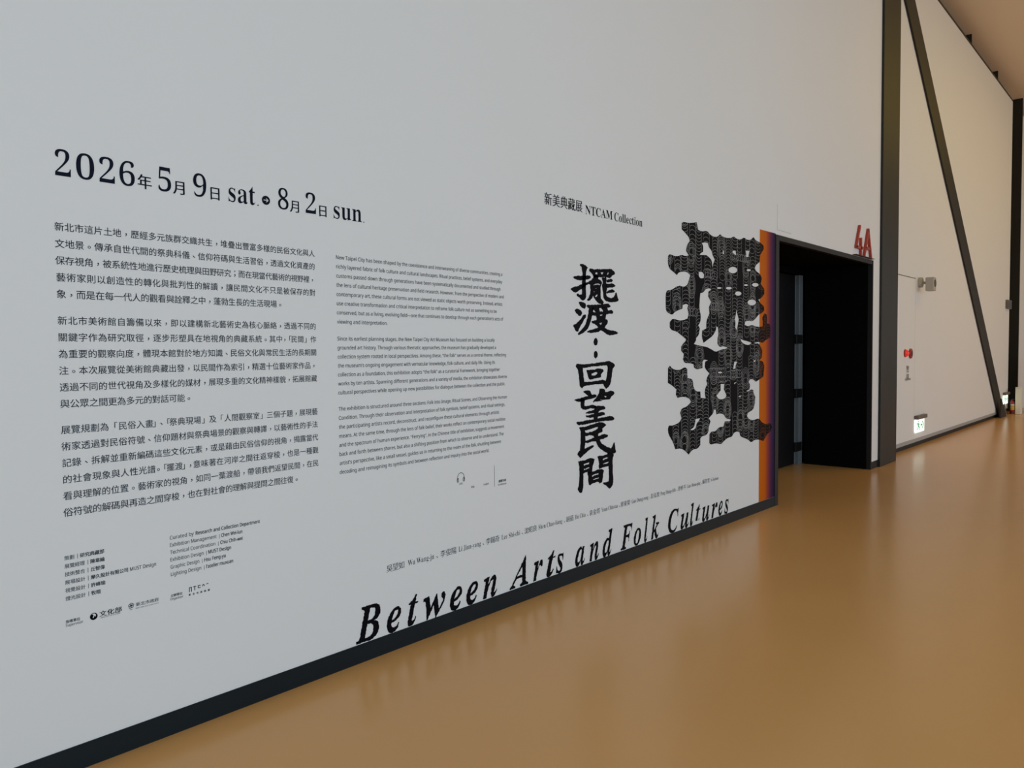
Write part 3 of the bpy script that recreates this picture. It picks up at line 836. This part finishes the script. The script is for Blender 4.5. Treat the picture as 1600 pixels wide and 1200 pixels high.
t = thing('artist_names', 'long thin line of artist names running above the big italic words', 'wall lettering', (4.3, WY, 0.43))
names = [('吳望如', 2.501, 2.622, 'Wu Wang-ju', 2.645, 2.834), ('李俊陽', 2.880, 3.005, 'Li Jiun-yang', 3.021, 3.203), ('李錫奇', 3.246, 3.365, 'Lee Shi-chi', 3.383, 3.553), ('沈昭良', 3.593, 3.717, 'Shen Chao-liang', 3.733, 3.978), ('胡茄', 4.018, 4.103, 'Hu Chia', 4.118, 4.238), ('袁金塔', 4.281, 4.410, 'Yuan Chin-taa', 4.428, 4.632), ('郭東榮', 4.667, 4.797, 'Guo Dung-rong', 4.815, 5.048), ('彭弘智', 5.084, 5.214, 'Peng Hung-chih', 5.230, 5.461), ('廖修平', 5.501, 5.632, 'Liao Shiou-ping', 5.650, 5.877), ('蘇育賢', 5.912, 6.045, 'Su Yu-hsien', 6.062, 6.207)]
for i, (a_, x0, x1, b_, x2, x3) in enumerate(names):
    F = Film()
    F.cjk_line(a_, x0, x1, 0.4375, 0.0415, 0.002, -0.010)
    F.put(serif(b_), x2, x3, 0.4235, 0.043, -0.024, -0.006)
    if i < 9:
        F.cjk('、', x3 + 0.022, 0.432, 0.04, -0.004, -0.004)
    F.build('name_lettering', INKGREY, t)

t = thing('italic_title', 'big rough black italic words running along the foot of the wall', 'wall lettering', (4.3, WY, 0.1))
words = [('Between', [(2.300, 2.459), (2.496, 2.595), (2.636, 2.717), (2.749, 2.917), (2.947, 3.046), (3.077, 3.178), (3.215, 3.340)]),
         ('Arts', [(3.452, 3.627), (3.675, 3.775), (3.809, 3.905), (3.907, 3.991)]),
         ('and', [(4.116, 4.227), (4.280, 4.392), (4.437, 4.564)]),
         ('Folk', [(4.668, 4.827), (4.842, 4.945), (4.987, 5.044), (5.087, 5.207)]),
         ('Cultures', [(5.343, 5.512), (5.543, 5.678), (5.698, 5.765), (5.791, 5.881), (5.908, 6.041), (6.074, 6.192), (6.207, 6.291), (6.321, 6.407)])]
for w, spans in words:
    F = Film()
    for c, (x0, x1) in zip(w, spans):
        g = serif(c, bold_italic=True)
        e = extent(g)
        kx, kz = (x1 - x0) / (e[1] - e[0]), 0.256
        ls = [[(x0 + (px - e[0]) * kx, 0.1035 + py * kz) for px, py in l] for l in outline(g, -0.003, 0.018)]
        F.loops([roughen(l, 0.0045, 0.0040, 110) for l in ls])
    F.build('word_lettering', INK, t)

# ------------------------------------------------------------------ ornamental black figure
orn = [chaikin(l) if len(l) > 5 else l for l in parse(ORNAMENT)]
t = thing('ornament_print', 'large black perforated figure filled with fine looping lines, overlapping the orange strip', 'wall print', (6.3, WY, 1.65))
F = Film()
F.loops(orn)
F.build('silhouette', INK, t)


def crossings(x, z, l):
    c = False
    for i in range(len(l)):
        (ax, az), (bx, bz) = l[i - 1], l[i]
        if (az > z) != (bz > z) and x < ax + (z - az) * (bx - ax) / (bz - az):
            c = not c
    return c


def inside(x, z):
    return sum(crossings(x, z, l) for l in orn) % 2 == 1


# chains of overlapping rings running down the figure, as on the print
LW, LO = Film(), Film()
rng = random.Random(11)
drawn = []


def ribbon(p, q, w=0.0012):
    d = Vector(q) - Vector(p)
    if d.length < 1e-6:
        return
    nrm = Vector((-d.y, d.x)).normalized() * w
    mx, mz = (p[0] + q[0]) / 2, (p[1] + q[1]) / 2
    if not (inside(*p) and inside(*q)):
        return
    for k in (-1, 1):
        if not inside(mx + nrm.x * 4 * k, mz + nrm.y * 4 * k):
            return
    (LO if mx > 7.046 else LW).poly([(p[0] + nrm.x, p[1] + nrm.y), (q[0] + nrm.x, q[1] + nrm.y), (q[0] - nrm.x, q[1] - nrm.y), (p[0] - nrm.x, p[1] - nrm.y)])


rings = []
x = 5.345
while x < 7.34:
    z = 2.64
    while z > 0.66:
        ln = rng.uniform(0.16, 0.46)
        if rng.random() < 0.88:
            cx = x + rng.uniform(-0.02, 0.02)
            rx, rz = rng.uniform(0.046, 0.062), rng.uniform(0.026, 0.036)
            step = rng.choice((0.026, 0.030, 0.034))
            n = max(2, int(ln / step))
            zs = [z - (i + 0.5) * ln / n for i in range(n)]
            down = rng.random() < 0.5
            rings += [(cx, zz, rx, rz, 1) for zz in (zs if down else zs[::-1])]
            end = zs[-1] if down else zs[0]
            for j in range(rng.choice((0, 3, 4, 4))):       # nested loops closing the chain
                rings.append((cx, end + (-0.03 if down else 0.03), rx * (1.35 - 0.24 * j), 0.10 - 0.016 * j, 2))
        z -= ln + rng.uniform(-0.02, 0.05)
    x += rng.uniform(0.115, 0.14)
for k in range(12):     # a few chains running sideways
    cx, cz, n = rng.uniform(5.4, 7.1), rng.uniform(0.8, 2.5), rng.randint(4, 9)
    rx, rz = rng.uniform(0.04, 0.07), rng.uniform(0.025, 0.045)
    rings += [(cx + 0.040 * i, cz, rx, rz, 1) for i in range(n)]
for i, (cx, cz, rx, rz, kind) in enumerate(rings):
    later = [r for r in rings[i + 1:i + 2] if r[4] == 1 and abs(r[0] - cx) < 1e-6] if kind == 1 else []
    pts = []
    for k in range(23):
        th = 2 * math.pi * k / 22
        pts.append((cx + rx * math.cos(th), cz + rz * math.sin(th)))
    for p, q in zip(pts, pts[1:]):
        mx, mz = (p[0] + q[0]) / 2, (p[1] + q[1]) / 2
        if any(((mx - r[0]) / r[2]) ** 2 + ((mz - r[1]) / r[3]) ** 2 < 0.97 for r in later):
            continue
        ribbon(p, q)
a = LW.build('line_pattern', LINE, t, WY - VINYL - 0.0006)
a['label'] = 'pale fine looping lines'
b = LO.build('line_pattern', LINE_ORANGE, t, WY - VINYL - 0.0006)
b['label'] = 'dim orange fine lines over the colour strip'

# ------------------------------------------------------------------ red number over the entrance


def stroke(bm, p, q, w, y0, y1):
    """a round-ended bar from p to q in the wall plane"""
    d = Vector(q) - Vector(p)
    th = math.atan2(d.y, d.x)
    out = []
    for k in range(9):
        t_ = th + math.pi / 2 + math.pi * k / 8
        out.append((p[0] + w * math.cos(t_), p[1] + w * math.sin(t_)))
    for k in range(9):
        t_ = th - math.pi / 2 + math.pi * k / 8
        out.append((q[0] + w * math.cos(t_), q[1] + w * math.sin(t_)))
    n = len(out)
    A = [bm.verts.new((x_, y0, z_)) for x_, z_ in out]
    B = [bm.verts.new((x_, y1, z_)) for x_, z_ in out]
    bm.faces.new(A)
    bm.faces.new(B[::-1])
    for i in range(n):
        bm.faces.new((A[i], B[i], B[(i + 1) % n], A[(i + 1) % n]))


t = thing('room_number', 'red raised number standing on a thin ledge above the dark portal', 'sign', (10.1, WY, 2.7))
bm = bmesh.new()
for p_, q_ in (((9.889, 3.054), (9.765, 2.796)), ((9.765, 2.796), (10.005, 2.798)), ((9.940, 2.905), (9.936, 2.718))):
    stroke(bm, p_, q_, 0.0175, WY - 0.028, WY)
bmesh.ops.recalc_face_normals(bm, faces=bm.faces)
a = obj('digit', bm, RED)
bm = bmesh.new()
for p_, q_ in (((10.215, 3.048), (10.075, 2.718)), ((10.215, 3.048), (10.330, 2.718)), ((10.125, 2.815), (10.290, 2.815))):
    stroke(bm, p_, q_, 0.0175, WY - 0.028, WY)
bmesh.ops.recalc_face_normals(bm, faces=bm.faces)
b = obj('letter', bm, RED)
c = obj('ledge', boxes((9.69, 10.40, WY - 0.045, WY, 2.695, 2.7005)), mat('ledge_brown', (0.10, 0.03, 0.02), 0.5))
adopt(t, a, b, c)

# ------------------------------------------------------------------ fittings on the far wall
BEIGE = mat('beige_plastic', (0.44, 0.40, 0.33), 0.5)
t = thing('emergency_lamp', 'beige emergency lamp on a round wall mount, high beside the flush panel door', 'lamp', (13.5, 3.3, 2.6))
a = obj('mount', lathe([(0, 0.082), (0.045, 0.082), (0.055, 0.07)], (13.50, 3.3, 2.61), (0, -1, 0)), BEIGE)
b = obj('arm', lathe([(0, 0.02), (0.07, 0.02)], (13.50, 3.25, 2.60), (0, -1, 0), 16), BEIGE)
c = obj('housing', boxes((13.42, 13.57, 3.068, 3.19, 2.465, 2.680), bev=0.012), BEIGE)
d = obj('lens', lathe([(0, 0.060), (0.008, 0.056)], (13.495, 3.070, 2.585), (0, -1, 0)), mat('lamp_lens', (0.06, 0.05, 0.03), 0.25))
adopt(t, a, b, c, d)
t = thing('alarm_lamp', 'glowing red dome lamp on the white panel door, left of the red disc', 'lamp', (12.75, 3.3, 1.49))
a = obj('base', lathe([(0, 0.062), (0.014, 0.060)], (12.75, 3.3, 1.49), (0, -1, 0)), mat('red_plastic', (0.35, 0.015, 0.012), 0.35))
b = obj('dome', lathe([(0.014, 0.056), (0.035, 0.050), (0.05, 0.036), (0.058, 0.018)], (12.75, 3.3, 1.49), (0, -1, 0)), mat('red_dome_lit', (0.5, 0.02, 0.015), 0.25, emit=(1.0, 0.045, 0.02), strength=0.4), smooth=True)
adopt(t, a, b)
t = thing('alarm_button', 'round red alarm disc with dark centre, right of the glowing lamp', 'alarm', (13.03, 3.3, 1.485))
a = obj('disc', lathe([(0, 0.078), (0.018, 0.078), (0.026, 0.07)], (13.03, 3.3, 1.485), (0, -1, 0)), MAT['red_plastic'])
b = obj('button', lathe([(0.026, 0.045), (0.032, 0.04)], (13.03, 3.3, 1.485), (0, -1, 0)), mat('dark_red_glass', (0.08, 0.006, 0.006), 0.15))
adopt(t, a, b)
CAPTION = mat('caption_grey', (0.11, 0.10, 0.09), 0.6, spec=0.1)
t = thing('alarm_caption', 'tiny four-line dark caption below the red alarm lamp', 'wall lettering', (12.9, 3.3, 1.18))
for s, x0, x1, z, em in (('警鈴', 12.835, 12.978, 1.262, 0.07), ('消防', 12.825, 12.982, 1.133, 0.078)):
    F = Film()
    F.cjk_line(s, x0, x1, z, em, 0.01, 0.01)
    F.build('line_lettering', CAPTION, t, 3.2965)
for s, x0, x1, z in (('Alarm', 12.845, 12.972, 1.192), ('Hydrant', 12.765, 13.075, 1.072)):
    F = Film()
    F.put(sans(s), x0, x1, z, 0.05, 0.01, 0.01)
    F.build('line_lettering', CAPTION, t, 3.2965)

GREEN = mat('exit_green', (0.0, 0.30, 0.10), 0.4, emit=(0.01, 0.40, 0.15), strength=0.5)
GLOW = mat('exit_white_lit', (0.85, 0.9, 0.85), 0.4, emit=(0.88, 1.0, 0.90), strength=1.0)


def exit_sign(x0, x1, z0, z1, lab):
    w, h = x1 - x0, z1 - z0
    t = thing('exit_sign', lab, 'sign', ((x0 + x1) / 2, 3.3, z0), 'lit exit signs low on the far wall')
    a = obj('housing', boxes((x0 - 0.01, x1 + 0.02, 3.235, 3.298, z1 - 0.005, z1 + 0.055), bev=0.004), mat('exit_housing', (0.15, 0.12, 0.10), 0.45))
    b = obj('lit_panel', boxes((x0, x1, 3.276, 3.290, z0, z1), bev=0.002), GLOW)
    adopt(t, a, b)

    def P(u, v):
        return (x0 + w * u, z0 + h * v)
    F = Film()
    F.loops([[P(0.30 + 0.045 * math.cos(k * .524), 0.80 + 0.075 * math.sin(k * .524)) for k in range(12)]])       # head
    F.poly([P(*p) for p in ((0.20, 0.70), (0.30, 0.70), (0.36, 0.45), (0.27, 0.40))])                              # trunk
    F.poly([P(*p) for p in ((0.28, 0.70), (0.32, 0.66), (0.44, 0.56), (0.43, 0.51), (0.32, 0.58))])                # front arm
    F.poly([P(*p) for p in ((0.20, 0.70), (0.23, 0.64), (0.16, 0.58), (0.17, 0.46), (0.13, 0.45), (0.12, 0.60))])  # rear arm
    F.poly([P(*p) for p in ((0.29, 0.43), (0.36, 0.47), (0.46, 0.34), (0.42, 0.14), (0.37, 0.15), (0.40, 0.32))])  # front leg
    F.poly([P(*p) for p in ((0.26, 0.42), (0.33, 0.42), (0.28, 0.26), (0.13, 0.18), (0.12, 0.25), (0.24, 0.31))])  # rear leg
    f1 = F.build('running_figure', GREEN, None, 3.2755)
    F = Film()
    F.poly([P(*p) for p in ((0.56, 0.44), (0.56, 0.56), (0.76, 0.56), (0.76, 0.44))])
    F.poly([P(*p) for p in ((0.72, 0.76), (0.80, 0.76), (0.93, 0.50), (0.85, 0.50))])
    F.poly([P(*p) for p in ((0.72, 0.24), (0.85, 0.50), (0.93, 0.50), (0.80, 0.24))])
    f2 = F.build('arrow', GREEN, None, 3.2755)
    adopt(t, f1, f2)
    return t


exit_sign(13.32, 13.84, 0.220, 0.440, 'lit exit sign low on the wall near the dark steel post, under the alarm lamp')
exit_sign(20.86, 21.38, 0.252, 0.470, 'lit exit sign far down the hall, beside the foot of the diagonal brace')
t = thing('wall_box', 'small grey box high on the far wall, left of the far steel post', 'wall box', (21.2, 3.3, 2.55))
a = obj('body', boxes((21.0, 21.47, 3.245, 3.3, 2.475, 2.68), bev=0.006), mat('grey_plastic', (0.13, 0.125, 0.12), 0.5))
b = obj('grille', boxes(*[(21.05, 21.42, 3.2415, 3.2455, 2.50 + 0.026 * k, 2.51 + 0.026 * k) for k in range(6)]), mat('grille_grey', (0.07, 0.07, 0.068), 0.6))
adopt(t, a, b)

# ------------------------------------------------------------------ things on the floor far down the hall
ex, ey = 21.36, 3.185
t = thing('fire_extinguisher', 'red fire extinguisher with a yellow label, beside the white bollard', 'extinguisher', (ex, ey, 0))
REDGLOSS = mat('red_gloss', (0.36, 0.02, 0.015), 0.25)
a = obj('cylinder', lathe([(0.0, 0.042), (0.01, 0.047), (0.24, 0.047), (0.28, 0.041), (0.31, 0.024), (0.32, 0.018)], (ex, ey, 0), (0, 0, 1)), REDGLOSS, smooth=True)
b = obj('foot_ring', lathe([(0.0, 0.049), (0.07, 0.049)], (ex, ey, 0.001), (0, 0, 1)), mat('dark_red', (0.12, 0.006, 0.006), 0.4))
c = obj('paper_label', lathe([(0.10, 0.0478), (0.19, 0.0478)], (ex, ey, 0), (0, 0, 1), caps=False), mat('label_yellow', (0.62, 0.42, 0.06), 0.5))
d = obj('valve', lathe([(0.32, 0.018), (0.345, 0.018)], (ex, ey, 0), (0, 0, 1), 16), mat('valve_red', (0.20, 0.01, 0.01), 0.4))
e = obj('handle', boxes((ex - 0.04, ex + 0.016, ey - 0.045, ey + 0.010, 0.345, 0.360), bev=0.004), HINGE)
h = obj('hose', lathe([(0.10, 0.008), (0.34, 0.008)], (ex - 0.05, ey + 0.035, 0), (0, 0, 1), 12), HINGE)
g = obj('white_band', lathe([(0.20, 0.0478), (0.235, 0.0478)], (ex, ey, 0), (0, 0, 1), caps=False), mat('label_white', (0.7, 0.66, 0.6), 0.5))
adopt(t, a, b, c, d, e, h, g)
t = thing('bollard', 'short white square bollard standing before the far steel post', 'bollard', (21.44, 3.07, 0))
a = obj('body', boxes((21.34, 21.54, 3.01, 3.125, 0, 0.615), bev=0.012), noisy('bollard_white', (0.84, 0.82, 0.68), 0.5, 5, 0.03))
b = obj('cap', boxes((21.338, 21.542, 3.008, 3.127, 0.612, 0.632), bev=0.006), mat('bollard_cap', (0.86, 0.84, 0.72), 0.5))
adopt(t, a, b)
t = thing('wooden_cabinet', 'dark brown upright cabinet just inside the right edge of the view, past the bollard', 'cabinet', (22.1, 2.85, 0))
BROWN = noisy('dark_brown_wood', (0.055, 0.022, 0.012), 0.5, 8, 0.2)
a = obj('body', boxes((21.97, 22.37, 2.62, 3.03, 0.03, 1.32), bev=0.006), BROWN)
b = obj('plinth', boxes((21.98, 22.36, 2.63, 3.02, 0, 0.03)), HINGE)
c = obj('door', boxes((21.99, 22.35, 2.602, 2.62, 0.05, 1.30), bev=0.003), BROWN)
k = obj('handle', lathe([(0, 0.008), (0.12, 0.008)], (22.02, 2.597, 0.65), (0, 0, 1), 12), ALU)
adopt(t, a, b, c)
k.parent = c
k.matrix_parent_inverse = Matrix.Translation(-t.location)
